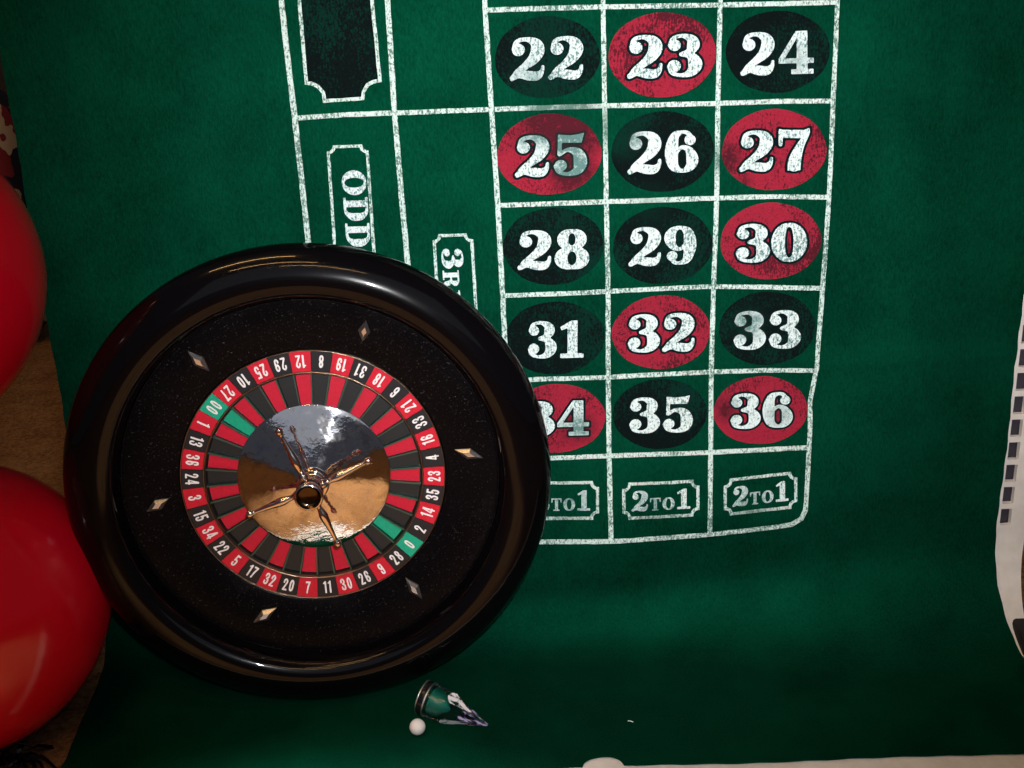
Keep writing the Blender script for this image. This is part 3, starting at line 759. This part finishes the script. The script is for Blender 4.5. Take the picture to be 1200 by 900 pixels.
balloon(c1, R1, (0.9, -.1, .25), 'lower shiny red balloon resting on the tan carpet against the wheel')
d2 = dep*.93
c2 = at_depth(-168, 327, d2); R2 = 204/FPX*d2
print('upper', c2, R2, np.linalg.norm(c1-c2), R1+R2)
balloon(c2, R2, (0.5, 0.0, 0.8), 'upper shiny red balloon above the other, mostly cut off by the left frame')

# ------------------------------------------------------------------ small things at the margins
def tinsel():
    rnd = random.Random(4); V = []; Fc = []
    c = on_z(10, 896, 0.0); root = None
    for k in range(26):
        bx, by = c[0]+rnd.uniform(-.05, .012), c[1]+rnd.uniform(-.03, .012); a = rnd.uniform(-.5, 2.2); L = rnd.uniform(.018, .038); w = rnd.uniform(.0012, .0024); s0 = len(V)
        for i in range(6):
            t = i/5; x = bx+math.cos(a)*L*t; y = by+math.sin(a)*L*t; zz = .001+.014*math.sin(math.pi*(.15+.85*t))*rnd.uniform(.7, 1)-.008
            nx, ny = -math.sin(a)*w, math.cos(a)*w; tw = math.sin(3*t+k)*.0012
            V += [(x+nx, y+ny, zz+tw), (x-nx, y-ny, zz-tw)]
            a += rnd.uniform(-.25, .25)
        for i in range(5): Fc.append((s0+2*i, s0+2*i+1, s0+2*i+3, s0+2*i+2))
    o = link('tinsel_tassel', V, Fc, M['foil']); md = o.modifiers.new('thickness', 'SOLIDIFY'); md.thickness = .0004
    tag(o, 'black shiny foil tassel on the tan carpet below the lower balloon', 'tassel')
tinsel()
def cushion():
    c = at_depth(-62, 190, 2.0); n, m = 48, 24; V = []; Fc = []
    hx, hz, hy = .16, c[2]+.17, .11
    for j in range(m+1):
        ph = math.pi*j/m-math.pi/2
        for i in range(n):
            th = 2*math.pi*i/n
            sg = lambda v, e: math.copysign(abs(v)**e, v)
            x = hx*sg(math.cos(ph), .55)*sg(math.cos(th), .5); z = hz/2*sg(math.cos(ph), .55)*sg(math.sin(th), .5); y = hy*sg(math.sin(ph), .9)
            w = .012*math.sin(23*x+11*z)+.008*math.sin(31*z)
            V.append((c[0]+x, c[1]+y+w, hz/2-.0075+z))
    for j in range(m):
        for i in range(n): k = (i+1) % n; Fc.append((j*n+i, j*n+k, (j+1)*n+k, (j+1)*n+i))
    tag(link('patterned_cushion', V, Fc, M['pattern'], smooth=True), 'dark cushion with cream and red pattern standing behind the upper balloon', 'cushion')
cushion()
def bag():
    p = on_y(1169, 706, -.004); x0, z1 = p[0]+.0005, p[2]
    bm = bmesh.new(); bmesh.ops.create_cube(bm, size=1)
    for v in bm.verts:
        v.co.x = x0+.14*(v.co.x+.5); v.co.y = -.105+.10*(v.co.y+.5); v.co.z = -.0082+(z1+.0082)*(v.co.z+.5)
        if v.co.z > 0 and v.co.y < -.06: v.co.z -= .008
    bmesh.ops.bevel(bm, geom=bm.edges[:]+bm.verts[:], offset=.005, segments=3, affect='EDGES', profile=.5)
    me = bpy.data.meshes.new('camera_bag'); bm.to_mesh(me); bm.free(); me.materials.append(M['bag'])
    o = link_me('black_bag', me); tag(o, 'low black bag on the floor beside the lower right edge of the white board', 'bag')
    V, Fc = lathe([(.0022, 0), (.0022, 1)], 10)
    V = [(x0+.012+.11*z, -.055+x, z1+.0005+.012*math.sin(math.pi*z)+y) for x, y, z in V]
    V = []; Fc = []
    for i in range(13):
        t = i/12
        for j in range(8):
            a = 2*math.pi*j/8; V.append((x0+.02+.1*t, -.05+.003*math.cos(a), z1-.003+.016*math.sin(math.pi*t)+.002*math.sin(a)))
    for i in range(12):
        for j in range(8): Fc.append((8*i+j, 8*i+(j+1) % 8, 8*i+8+(j+1) % 8, 8*i+8+j))
    link('handle', V, Fc, M['bag'], o, smooth=True)
bag()
